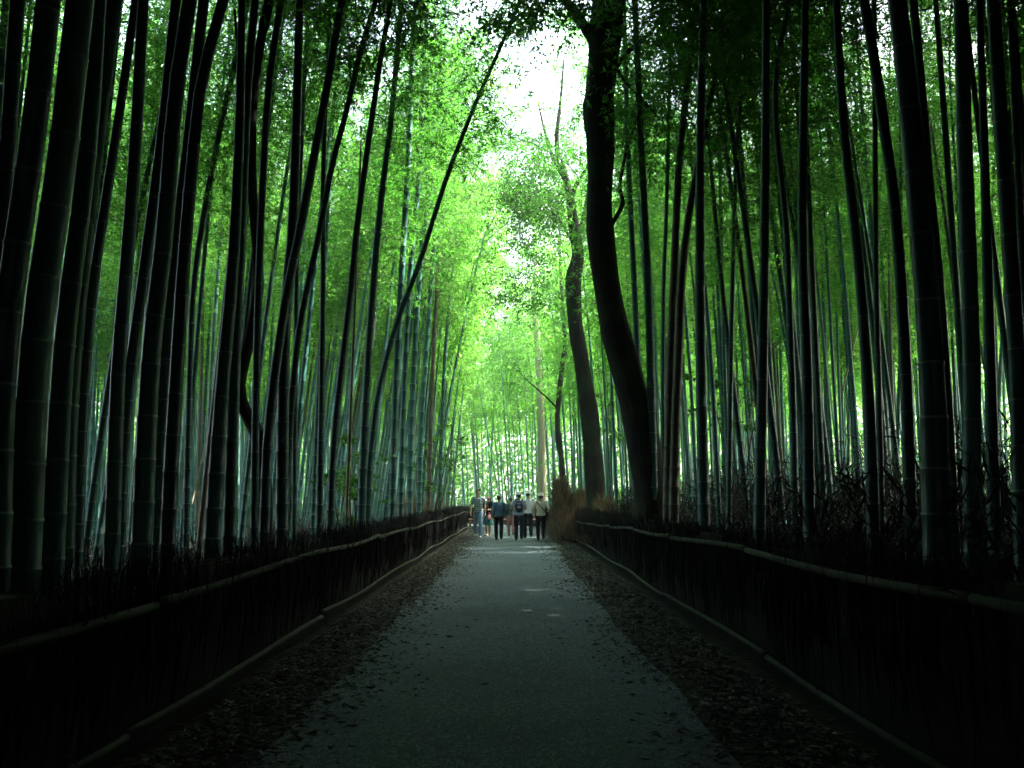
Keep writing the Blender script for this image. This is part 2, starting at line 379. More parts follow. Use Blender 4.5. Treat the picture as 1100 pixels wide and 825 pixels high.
# traced culms of the photograph: (pixel trace from top of frame down), width at bottom, at top, D0, material, label
HERO = [
 ([(6,0),(-2,120),(-12,300),(-20,470)], 9, 8, .12, 0, 'thin black bamboo culm cut by the left edge of the photo'),
 ([(19,0),(9,150),(-2,300),(-12,470)], 18, 16, .13, 0, 'near black bamboo culm leaving the left edge below mid height'),
 ([(52,0),(38,130),(22,240),(8,340),(0,450),(-3,570)], 30, 26, .13, 0, 'thick black bamboo culm nearest the left edge at fence level'),
 ([(86,0),(72,130),(58,230),(44,320),(34,430),(28,570)], 34, 30, .13, 0, 'thickest black bamboo culm at far left, leaning right as it rises'),
 ([(105,0),(97,130),(84,250),(73,330),(64,440),(58,570)], 26, 18, .13, 0, 'black bamboo culm touching the right side of the thickest left culm'),
 ([(123,0),(109,110),(95,220),(84,318),(76,410),(72,480),(70,570)], 22, 16, .13, 0, 'black bamboo culm at left with a green gap on its right side'),
 ([(146,0),(130,110),(113,220),(101,300),(93,380),(88,460),(84,570)], 13, 9, .11, 0, 'thin dark bamboo culm slanting into the base of the far left bunch'),
 ([(154,0),(146,150),(138,260),(127,400),(121,570)], 18, 12, .13, 0, 'straight black bamboo culm with bright green on both sides at left'),
 ([(189,0),(174,145),(155,290),(140,400),(133,480),(129,570)], 13, 11, .12, 0, 'slanting dark bamboo culm crossing behind a straight black one at left'),
 ([(204,0),(188,110),(177,250),(165,350),(158,450),(153,570)], 24, 16, .13, 0, 'thick black bamboo culm with pale node rings, left middle ground'),
 ([(219,0),(203,145),(186,290),(177,400),(171,500),(168,570)], 13, 12, .12, 0, 'dark bamboo culm close against the ringed thick culm'),
 ([(240,0),(226,50),(216,90),(206,180),(197,290),(190,400),(184,500),(181,570)], 17, 12, .13, 0, 'dark bamboo culm curving right at its top beside a white sky patch'),
 ([(262,20),(252,70),(232,160),(210,290),(204,400),(200,570)], 7, 7, .11, 0, 'pale teal bamboo culm slanting up to the sky patch at upper left'),
 ([(260,0),(257,145),(250,290),(240,400),(233,500),(229,570)], 20, 8, .13, 0, 'dark bamboo culm just left of the crooked black tree'),
 ([(274,0),(265,110),(259,250),(252,400),(247,570)], 15, 9, .12, 0, 'second dark bamboo culm left of the crooked black tree'),
 ([(302,0),(289,90),(283,180),(278,300),(275,430),(273,570)], 9, 8, .10, 0, 'slim bamboo culm passing behind the crooked black tree'),
 ([(322,0),(318,145),(314,250),(307,330),(304,450),(303,570)], 15, 9, .13, 0, 'upright dark bamboo culm crossed by a slanting one near its foot'),
 ([(332,0),(326,110),(321,220),(318,340),(316,570)], 6, 5, .09, 0, 'thin bamboo culm rising right behind an upright dark one'),
 ([(367,0),(352,90),(335,180),(322,250),(309,310),(297,390),(288,470),(284,570)], 12, 9, .12, 0, 'slanting dark bamboo culm forming an X with an upright neighbour'),
 ([(404,0),(386,60),(372,120),(356,180),(345,240),(332,300),(322,350),(314,420),(309,500),(306,570)], 9, 6, .12, 0, 'slim black bamboo culm leaning right in a smooth bow'),
 ([(350,110),(347,200),(347,300),(345,450),(343,570)], 8, 5, .11, 0, 'straight green bamboo culm between two slanting dark ones'),
 ([(420,0),(411,50),(402,110),(392,180),(384,240),(378,300),(370,370),(361,450),(357,510),(355,570)], 9, 6, .12, 0, 'dark bamboo culm leaning right, left of the broken brown stub'),
 ([(430,20),(420,130),(411,200),(403,280),(397,360),(392,450),(388,560)], 10, 6, .12, 0, 'dark bamboo culm whose foot meets the long slanting one'),
 ([(558,2),(538,50),(520,90),(503,130),(480,190),(464,240),(448,290),(436,320),(425,350),(414,390),(405,430),(398,490),(395,560)], 8, 4, .12, 0, 'long bamboo culm bending far right across the upper left canopy'),
 ([(443,60),(438,180),(431,300),(425,420),(421,560)], 8, 6, .12, 0, 'leftmost teal bamboo culm of the bunch beside the long slanting one'),
 ([(456,60),(449,200),(440,300),(433,450),(430,560)], 7, 5, .11, 0, 'teal bamboo culm in the middle of the left bunch'),
 ([(468,90),(458,200),(449,320),(442,450),(440,560)], 7, 5, .11, 0, 'rightmost teal bamboo culm of the left bunch'),
 ([(472,60),(470,200),(462,320),(453,450),(450,560)], 6, 4, .11, 0, 'slim teal bamboo culm just right of the left bunch'),
 ([(476,190),(470,300),(464,420),(460,560)], 5, 4, .10, 1, 'brownish bamboo culm standing right of the left teal bunch'),
 ([(494,220),(484,310),(476,420),(472,560)], 5, 3, .10, 0, 'pale bamboo culm leaning right toward the path, left side'),
 ([(671,36),(674,150),(677,220),(681,300),(686,420),(690,550)], 7, 6, .12, 0, 'teal bamboo culm just right of the big black tree trunk'),
 ([(682,0),(688,145),(692,220),(696,300),(699,400),(703,550)], 10, 7, .13, 0, 'thicker teal bamboo culm right of the big black tree trunk'),
 ([(720,62),(716,220),(713,300),(712,400),(712,550)], 6, 4, .11, 0, 'thin pale bamboo culm left of the brown crossing pair'),
 ([(747,0),(736,110),(729,182),(724,300),(720,400),(717,550)], 11, 7, .13, 1, 'left brown bamboo culm of the crossing pair'),
 ([(756,0),(753,110),(752,200),(752,300),(753,400),(756,550)], 14, 8, .13, 0, 'thick teal bamboo culm right of the brown crossing pair'),
 ([(793,0),(771,73),(756,145),(742,218),(733,290),(729,380),(726,450),(724,550)], 12, 6, .13, 1, 'brown bamboo culm leaning right at its top across a teal culm'),
 ([(823,0),(822,200),(819,400),(816,550)], 14, 8, .13, 0, 'upright teal bamboo culm in the middle of the right grove'),
 ([(850,0),(836,60),(833,120),(838,180),(845,250),(848,330),(852,450),(854,550)], 9, 6, .12, 0, 'bamboo culm with a gentle S bend in the right grove'),
 ([(800,60),(792,150),(788,260),(785,400),(783,550)], 7, 4, .11, 0, 'slender dark bamboo culm left of the upright teal one, right grove'),
 ([(865,0),(862,200),(863,300),(867,400),(869,550)], 14, 8, .13, 0, 'upright dark bamboo culm with bright rings, right grove'),
 ([(898,0),(905,125),(913,200),(922,280),(930,380),(935,470),(938,560)], 15, 8, .13, 0, 'dark bamboo culm leaning left as it rises, right grove'),
 ([(928,0),(940,70),(950,140),(960,210),(966,280),(972,380),(976,480),(978,560)], 14, 11, .13, 0, 'dark bamboo culm leaning left beside the thickest right culm'),
 ([(939,0),(940,150),(941,300),(944,430),(947,560)], 8, 5, .10, 0, 'slim bamboo culm crossing behind two leaning dark ones at right'),
 ([(964,0),(974,90),(984,190),(991,270),(998,350),(1003,450),(1006,560)], 33, 20, .13, 0, 'thickest black bamboo culm of the right grove'),
 ([(981,0),(990,100),(998,200),(1008,300),(1018,450),(1023,560)], 14, 9, .13, 0, 'teal bamboo culm just behind the thickest right culm'),
 ([(1032,0),(1036,150),(1041,300),(1044,400),(1045,560)], 21, 15, .13, 0, 'upright ringed bamboo culm second from the right edge group'),
 ([(1052,0),(1057,150),(1061,300),(1065,450),(1068,560)], 15, 7, .13, 0, 'dark bamboo culm between two thick ones near the right edge'),
 ([(1067,0),(1073,100),(1080,200),(1087,300),(1093,400),(1098,560)], 20, 14, .13, 0, 'thick dark bamboo culm bowing into the right edge'),
 ([(1085,0),(1092,150),(1100,320),(1106,560)], 9, 7, .11, 0, 'thin dark bamboo culm cut by the right edge of the photo'),
]
hero_xy = []
for hi, (tr, wb, wt, D0, mt, lab) in enumerate(HERO):
    tr = tr[::-1]; xb = tr[0][0]; off = abs(xb - 550); sg = 1 if xb > 550 else -1
    Lx = max(2.62, D0 * off / wb)
    Yd = Lx * F / off
    pts = [at(x, y, Yd) for x, y in tr]
    # gentle lean in depth so that culms do not all stand in one plane
    lean = random.uniform(-.05, .05)
    base_z = float(gz(sg * Lx, Yd)) - .05
    p0 = pts[0].copy()
    d = (pts[1] - pts[0]); d.normalize()
    if pts[0].z > base_z:
        k = (pts[0].z - base_z) / max(d.z, .3)
        pts.insert(0, pts[0] - d * k * .9); pts[0].z = base_z; pts[0].x = p0.x - d.x * k * .6
    b0 = pts[0].copy()
    Htot = random.uniform(14.5, 17)
    rb = wb * Yd / F / 2; rt = wt * Yd / F / 2
    ztop = pts[-1].z
    d = (pts[-1] - pts[-2]).normalized()
    if ztop < Htot * .97:
        rem = Htot - ztop; nst = 6; p = pts[-1].copy()
        for s_ in range(nst):
            d = (d + Vector((-sg * .012 + d.x * .03, 0, 0))).normalized(); p = p + d * rem / nst; pts.append(p.copy())
    pts = np.array([tuple(p - b0) for p in pts])
    cv = smooth_path(pts, 60)
    Dl = np.concatenate([[0], np.cumsum(np.linalg.norm(np.diff(cv, axis=0), axis=1))]); LT = Dl[-1]
    zt = (ztop - b0.z) / max(cv[-1, 2], 1) * LT
    tip = .012
    rf = (lambda rb, rt, zt, LT: (lambda s: np.interp(s, [0, zt, LT] if zt < LT * .93 else [0, LT * .9, LT], [rb, rt, tip] if zt < LT * .93 else [rb, rt, tip])))(rb, rt, zt, LT)
    root = empty('bamboo', b0, lab, 'bamboo', 'bamboo culms along the path')
    mb = MB(); culm_rings(mb, cv, rf, tip, sides=14 if wb > 12 else 10, gap=.30)
    link('culm', mb.mesh('culm', [M_BROWN if mt == 1 else M_CULM]), root)
    # foliage
    si = int(np.searchsorted(Dl, LT * random.uniform(.44, .52))); a_ = Vector(cv[si]); t_ = Vector(cv[-1])
    f = link('foliage', PLUME[hi % 4], root)
    dirv = (t_ - a_); sc = dirv.length / 9.0
    f.rotation_mode = 'QUATERNION'
    f.rotation_quaternion = Vector((0, 0, 1)).rotation_difference(dirv.normalized()) @ Matrix.Rotation(random.uniform(0, 6.28), 3, 'Z').to_quaternion()
    f.location = a_; f.scale = (1, 1, sc)
    hero_xy.append((b0.x, b0.y))

# random grove
spots = []
cell = {}
def free(x, y, dmin):
    for (a, b) in cell.get((int(x // 2), int(y // 2)), []): pass
    for i_ in (-1, 0, 1):
        for j_ in (-1, 0, 1):
            for (a, b) in cell.get((int(x // 2) + i_, int(y // 2) + j_), []):
                if (a - x) ** 2 + (b - y) ** 2 < dmin * dmin: return False
    return True
for p in hero_xy: cell.setdefault((int(p[0] // 2), int(p[1] // 2)), []).append(p)
for (x, y) in ((3.0, 19), (3, 33), (3.0, 55), (1.7, 50)): cell.setdefault((int(x // 2), int(y // 2)), []).append((x, y))
for _ in range(60000):
    y = random.uniform(9, 84); x = random.uniform(-.62 * y - 1, .70 * y + 4)
    d = x - float(cx(y)); ad = abs(d)
    if ad < 3.0 and y < 63: continue
    if x < -17 - .05 * y or x > 22: continue
    if y < 15 and ad < 6.5: continue
    if y < 22 and ad < 4: continue
    # keep a clearer window on the left middle ground
    dens = .55 if x < 0 else (.38 if y < 42 else .26)
    if x < 0 and y < 26: dens = .14
    if x > 0 and y < 26: dens = .20
    if 24 < y < 56 and abs(x / y * F - 29) < 13: continue
    if y > 60: dens = .25
    if random.random() > dens: continue
    if not free(x, y, .55): continue
    spots.append((x, y)); cell.setdefault((int(x // 2), int(y // 2)), []).append((x, y))
    if len(spots) >= 1060: break
spots.sort(key=lambda s: s[1])
vis = [s for s in spots if abs(s[0]) < .56 * s[1] + .6]
near = vis[:245]; nearset = set(near)
rest = [s for s in spots if s not in nearset]
print('spots', len(spots), 'near', len(near), 'near max depth', near[-1][1], 'rest', len(rest))

def placement(x, y):
    sd = -1 if x > float(cx(y)) else 1
    inward = 0 if sd > 0 else math.pi
    rz = inward + random.gauss(0, .8) if abs(x) < 9 else random.uniform(0, 6.28)
    lean = abs(random.gauss(.0, .035)) + (.02 if abs(x) < 7 else 0)
    if 24 < y < 64 and abs(x) < 8: rz = inward + random.gauss(0, .4); lean = random.uniform(.04, .10 + .0016 * y) if x < 0 else random.uniform(0.01, .05)
    s = random.uniform(.86, 1.14); th = random.uniform(.75, 1.2)
    return rz, lean, s, th
def matrix(x, y):
    rz, lean, s, th = placement(x, y)
    M = Matrix.Translation((x, y, float(gz(x, y)) - .05)) @ Matrix.Rotation(rz, 4, 'Z') @ Matrix.Rotation(lean, 4, 'Y')
    return M, s, th
for (x, y) in near:
    M, s, th = matrix(x, y)
    sidew = 'left' if x < 0 else 'right'
    k = random.randrange(6); brown = random.random() < .07
    band = 'front rows' if y < 24 else ('middle rows' if y < 34 else 'back rows')
    lat = 'close to the fence' if abs(x) < 6 else ('a few steps in' if abs(x) < 11 else 'deep inside')
    kind = 'brown old' if brown else 'slender green'
    lab = f'{kind} bamboo culm {lat} of the {sidew} grove, {band}'
    o = empty('bamboo', (0, 0, 0), lab, 'bamboo', f'{kind} bamboos {lat} of the {sidew} grove, {band}')
    o.matrix_world = M @ Matrix.Diagonal((1, 1, s, 1))
    c_ = link('culm', brown_culms[k % 2] if brown else PROTO[k][0], o); c_.scale = (th, th, 1)
    if brown: k = k % 2
    # the scaled culm bends with its thickness: keep foliage on the same stem
    f_ = link('foliage', PROTO[k][1], o); f_.scale = (th, th, 1)
# far grove + unseen bamboos added around the viewer to block light
mb = MB()
def addlod(x, y, boost=1.0):
    M, s, th = matrix(x, y)
    M = M @ Matrix.Diagonal((th * boost, th * boost, s, 1))
    mb.merge(LOD[random.randrange(3)], np.array(M))
for (x, y) in rest: addlod(x, y)
for _ in range(190):  # added out of view, beside and behind the viewer, as light blockers
    y = random.uniform(-16, 7); sd = random.choice([-1, 1]); x = sd * random.uniform(3.2, 15)
    if y > 0 and abs(x) < .62 * y + 1.2: continue
    addlod(x, y, 1.15)
M_FARCULM = M_CULM
tag(link('bamboo_grove', mb.mesh('bamboo_grove', [M_LEAF, M_TWIG, M_CULM], False)), 'dense far bamboo thicket behind the nearer culms, plus unseen shade bamboos added around the viewer', 'bamboo grove', kind='stuff')

# ------------------------------------------------------------------ far sunlit woodland outside the grove
mb = MB(); n = 90000
ang = rng.uniform(R(-60), R(60), n)
rad = 92 + rng.random(n) * 22
x = np.sin(ang) * rad * .62; y = np.cos(ang) * rad * .72 + 26
h = 17 + 3 * np.sin(ang * 9) + 2 * np.sin(ang * 23 + 1)
z = rng.random(n) ** .9 * h
hole = np.sin(x * .9 + z * .7) * np.sin(z * 1.1 - y * .8) + .5 * np.sin(x * 2.3 - z * 1.9)
ok = hole > -1.0
x, y, z = x[ok], y[ok], z[ok]; n = len(x)
leaves(mb, np.stack([x, y, z], -1), rng.normal(size=(n, 3)), .45 + rng.random(n) * .4, .22 + rng.random(n) * .2)
tag(link('far_woodland', mb.mesh('far_woodland', [M_LEAF], False)), 'bright sunlit green woodland beyond the bamboo grove', 'woodland', kind='stuff')

# unseen leaf canopy added over and behind the viewer to darken the near path
mb = MB(); n = 900000
x = np.where(rng.random(n) < .2, rng.uniform(2, 15, n), rng.uniform(-22, 22, n)); y = rng.uniform(-26, np.where((x > -4) & (x < 11), 21.5, 15.5), n); z = rng.uniform(5.5, 16, n)
m2_ = rng.random(n) < .35
y = np.where(m2_, rng.uniform(-26, -9, n), y); z = np.where(m2_, rng.random(n) * 12, z)
m3_ = (rng.random(n) < .30) & ~m2_
x = np.where(m3_, rng.choice([-1, 1], n) * rng.uniform(9, 20, n), x); z = np.where(m3_, rng.random(n) * 12, z); y = np.where(m3_, rng.uniform(-20, 12, n), y)
ok = ((z > CAMZ + .56 * np.maximum(y, 0) + 1.0) & (y > -1)) | (y <= -1) | (np.abs(x) > .62 * y + 2.2)
ok &= (z > 4.5) | (np.abs(x) > 2.6)
ok &= ~((y > -3) & (y < 3) & (np.abs(x) < 4) & (z < 5))
x, y, z = x[ok], y[ok], z[ok]
k_ = 9000; x = np.concatenate([x, rng.uniform(8, 18, k_)]); y = np.concatenate([y, rng.uniform(20.5, 28, k_)]); z = np.concatenate([z, rng.uniform(17.8, 20, k_)])  # extra high leaves added to keep sun bands off the path
n = len(x)
leaves(mb, np.stack([x, y, z], -1), rng.normal(size=(n, 3)), .36 + rng.random(n) * .24, .20 + rng.random(n) * .12)
tag(link('added_shade_canopy', mb.mesh('added_shade_canopy', [M_DARKLEAF], False)), 'unseen dark leaf canopy added above the viewer to shade the near path', 'shade canopy', kind='stuff')

# ------------------------------------------------------------------ broadleaf trees
def limb(mb, P, r0, r1, n=10, mat=0, rough=.08):
    cv = smooth_path(P, max(8, len(P) * 5)); m = len(cv)
    rad = np.interp(np.linspace(0, 1, m), [0, 1], [r0, r1]) * (1 + rough * rng.normal(size=m) * .5)
    tube(mb, cv, rad, n, mat); return cv
def leafcloud(mb, centres, radius, per, L=.12, W=.06, droop=.3, mat=0, squash=.7):
    cs = []; 
    for c in centres:
        r = radius * rng.uniform(.6, 1.2); k = int(per * rng.uniform(.6, 1.3))
        sub = rng.integers(5, 9)
        for s_ in range(sub):
            cc = np.array(c) + rng.normal(0, 1, 3) * r * .6 * np.array([1, 1, squash])
            cs.append(cc + rng.normal(0, 1, (k // sub, 3)) * r * .22 * np.array([1, 1, squash]))
    cs = np.concatenate(cs); n = len(cs); dd = rng.normal(size=(n, 3)); dd[:, 2] -= droop
    leaves(mb, cs, dd, L * (.6 + .8 * rng.random(n)), W * (.6 + .8 * rng.random(n)), mat)
def pixpath(pts, Yd, dy=None):
    return [tuple(at(x, y, Yd + (0 if dy is None else dy[i]))) for i, (x, y) in enumerate(pts)]
def tree(name, label, base, trunkP, trunkR, limbs, centres, crad, per, L, W, bark, group=None, leafm=None, squash=.7):
    """trunkP in world coords"""
    b = Vector(base); root = empty(name, b, label, 'tree', group)
    mb = MB(); P = np.array([tuple(Vector(p) - b) for p in trunkP])
    cv = smooth_path(P, 60); u = np.linspace(0, 1, len(trunkR)); D = np.concatenate([[0], np.cumsum(np.linalg.norm(np.diff(P, axis=0), axis=1))]); Dc = np.concatenate([[0], np.cumsum(np.linalg.norm(np.diff(cv, axis=0), axis=1))])
    rad = np.interp(Dc / Dc[-1], D / D[-1], trunkR) * (1 + .035 * np.sin(Dc * 3.1) + .03 * rng.normal(size=60))
    tube(mb, cv, rad, 18, 0)
    link('trunk', mb.mesh('trunk', [bark]), root)
    for (LP, r0, r1) in limbs:
        mb = MB(); limb(mb, [tuple(Vector(p) - b) for p in LP], r0, r1); link('branch', mb.mesh('branch', [bark]), root)
    if centres is not None and len(centres):
        mb = MB(); leafcloud(mb, [tuple(Vector(c) - b) for c in centres], crad, per, L, W, squash=squash)
        link('crown', mb.mesh('crown', [leafm or M_BROAD], False), root)
    return root
def cloudpts(n, x0, x1, y0, y1, d0, d1):
    return [at(rng.uniform(x0, x1), rng.uniform(y0, y1), rng.uniform(d0, d1)) for _ in range(n)]

# big near black tree, right
Y1 = 17.5
tp = [(703, 575), (700, 545), (698, 518), (689, 464), (676, 409), (661, 355), (651, 300), (644, 236), (645, 182), (645, 153), (643, 116), (647, 73), (654, 0), (660, -60), (664, -130), (668, -230), (676, -330)]
tw = [46, 40, 36, 36, 35, 32, 29, 29, 29, 30, 36, 33, 40, 34, 28, 20, 10]
P = pixpath(tp, Y1); P[0] = (P[0][0], P[0][1], float(gz(P[0][0], Y1)) - .1)
limbs = [(pixpath([(638, 45), (631, 33), (616, 11), (600, -8), (575, -40), (545, -60)], Y1, [0, 0, -.4, -.9, -1.6, -2.2]), .12, .04),
         (pixpath([(600, -8), (585, 4), (572, 22)], Y1, [-.9, -1.1, -1.2]), .035, .012),
         (pixpath([(659, 76), (672, 58), (691, 42), (708, 24), (712, 2), (722, -40)], Y1, [0, .3, .8, 1.2, 1.3, 1.5]), .06, .03),
         (pixpath([(655, 62), (672, 88), (690, 108), (706, 124)], Y1, [-.2, -.4, -.6, -.6]), .035, .015),
         (pixpath([(650, 262), (658, 240), (669, 218), (666, 198), (676, 150), (690, 120), (704, 110)], Y1, [.2, .5, .7, .7, .9, 1.2, 1.3]), .05, .02)]
cc = cloudpts(14, 515, 612, -60, 30, 15.0, 18) + cloudpts(34, 560, 760, -340, -90, 18.6, 22) + cloudpts(9, 690, 760, -20, 100, 18.5, 20) + cloudpts(2, 668, 700, 105, 150, 18.3, 19)
cc += [Vector((rng.uniform(-3.5, 5), rng.uniform(8, 15), rng.uniform(11.5, 15))) for _ in range(40)]
tree('evergreen_tree', 'massive black tree trunk curving up at the right of the path', P[0], P, [w * Y1 / F / 2 for w in tw], limbs, cc, .7, 420, .10, .045, M_BARK)
# second tree, behind it
Y2 = 31
tp = [(641, 560), (640, 533), (638, 500), (633, 445), (625, 391), (618, 347), (616, 300), (621, 275), (617, 247), (611, 204), (602, 175), (598, 150), (602, 110), (606, 60)]
tw = [27, 25, 23, 22, 19, 18, 20, 16, 14, 10, 8, 6, 4, 2]
P = pixpath(tp, Y2); P[0] = (P[0][0], P[0][1], float(gz(P[0][0], Y2)) - .1)
limbs = [(pixpath([(617, 255), (626, 240), (631, 215), (634, 195), (640, 150)], Y2, [0, .3, .6, .7, .8]), .12, .04),
         (pixpath([(613, 215), (620, 196), (628, 184), (640, 165)], Y2, [0, -.4, -.6, -.8]), .09, .03),
         (pixpath([(606, 190), (594, 170), (585, 140), (578, 110)], Y2, [0, .4, .8, 1.2]), .09, .03),
         (pixpath([(616, 262), (600, 235), (585, 222), (570, 218)], Y2, [0, -.5, -1, -1.2]), .05, .015)]
cc = cloudpts(40, 545, 602, 150, 240, 29, 34) + cloudpts(34, 535, 600, 200, 330, 29, 35) + cloudpts(8, 590, 640, 120, 200, 32, 35) + cloudpts(4, 590, 625, 75, 130, 32, 34) + cloudpts(5, 628, 660, 200, 290, 32, 35)
tree('evergreen_tree', 'mossy brown-black tree with small dark leaves behind the massive trunk', P[0], P, [w * .88 * Y2 / F / 2 for w in tw], limbs, cc, .85, 240, .11, .05, M_BARK)
# slim crooked tree right of the path further on
Y3 = 46
tp = [(607, 548), (604, 504), (600, 471), (599, 445), (604, 391), (607, 369), (604, 320), (601, 260), (604, 200)]
P = pixpath(tp, Y3); P[0] = (P[0][0], P[0][1], float(gz(P[0][0], Y3)) - .1)
limbs = [(pixpath([(600, 440), (585, 425), (568, 410), (556, 398)], Y3, [0, -.3, -.5, -.7]), .05, .02)]
cc = cloudpts(8, 545, 590, 385, 415, 44, 46) + cloudpts(10, 590, 618, 190, 330, 44, 47) + cloudpts(4, 615, 625, 330, 400, 45, 47)
tree('slim_tree', 'slim crooked dark tree between the mossy tree and the pale pole trunk', P[0], P, [.17, .15, .14, .13, .12, .11, .09, .07, .03], limbs, cc, .75, 120, .13, .055, M_BARK)
# pale tall trunk behind the walkers
Y4 = 56
tp = [(583, 545), (582, 500), (581, 450), (580, 420), (578, 380), (576, 345), (575, 300), (574, 240)]
P = pixpath(tp, Y4); P[0] = (P[0][0], P[0][1], float(gz(P[0][0], Y4)) - .1)
cc = cloudpts(95, 525, 618, 170, 420, 57, 66) + cloudpts(26, 490, 560, 215, 400, 58, 68)
tree('cedar_tree', 'tall straight pale brown trunk catching sun behind the walkers', P[0], P, [.27, .24, .23, .22, .2, .18, .15, .06], [(pixpath([(577, 350), (566, 330), (560, 310)], Y4), .05, .02), (pixpath([(576, 340), (588, 322), (596, 300)], Y4), .05, .02)], cc, 1.0, 240, .2, .06, M_CEDAR, leafm=M_LEAF)
# crooked black tree, left
Y5 = 11.4
tp = [(284, 590), (284, 560), (284, 520), (278, 470), (263, 440), (257, 412), (268, 365), (276, 320), (277, 280), (271, 200), (270, 120), (279, 50), (289, 0), (296, -60), (300, -140)]
tw = [20, 17, 16, 15, 13, 13, 13, 12, 11, 11, 12, 11, 11, 9, 5]
P = pixpath(tp, Y5); P[0] = (P[0][0], P[0][1], float(gz(P[0][0], Y5)) - .1)
cc = cloudpts(12, 240, 330, -260, -60, 10, 13)
tree('crooked_tree', 'crooked thin black tree with a sharp elbow, left grove', P[0], P, [w * Y5 / F / 2 for w in tw],
     [(pixpath([(270, 120), (262, 95), (256, 60), (252, 10)], Y5), .03, .015)], cc, .5, 260, .12, .05, M_BARK)

# understory shrubs, leafy sprays among the culms
def shrub(px, pyb, Yd, hpx, wpx, label, name='understory_shrub', n=14, per=60, m=None, L=.11, W=.06):
    b = at(px, pyb, Yd); b.z = float(gz(b.x, b.y)) - .05
    top = at(px, hpx, Yd)
    root = empty(name, b, label, 'shrub', None)
    mb = MB(); cs = []
    wid = wpx * Yd / F
    for k in range(5):
        e = Vector((rng.uniform(-wid, wid) * .5, rng.uniform(-.8, .8), (top.z - b.z) * rng.uniform(.7, 1)))
        mid = e * .5 + Vector((rng.uniform(-.2, .2), rng.uniform(-.2, .2), .2))
        limb(mb, [(0, 0, 0), tuple(mid), tuple(e)], .025, .008, 6)
        for q in range(n // 5 + 1): cs.append(e * rng.uniform(.55, 1) + Vector((rng.uniform(-wid, wid) * .3, rng.uniform(-.4, .4), rng.uniform(-.3, .2))))
    link('stems', mb.mesh('stems', [M_BARK2]), root)
    mb = MB(); leafcloud(mb, [tuple(c) for c in cs], .33, per, L, W, squash=.35); link('foliage', mb.mesh('foliage', [m or M_BROAD], False), root)
shrub(460, 560, 30, 425, 70, 'leafy broadleaved shrub among the left culms, nearer the fence')
shrub(479, 560, 42, 445, 45, 'small leafy shrub at the left path edge near the walkers')
shrub(548, 548, 52, 455, 50, 'bright leafy bush straight ahead beyond the walkers', m=M_LEAF)
shrub(380, 560, 19, 470, 60, 'low leafy spray between dark culms left of the long slanting one')
shrub(800, 548, 22, 350, 90, 'broadleaved shrub with flat dark sprays inside the right grove')
shrub(655, 548, 38, 380, 40, 'leafy shrub glimpsed between the two big tree trunks')

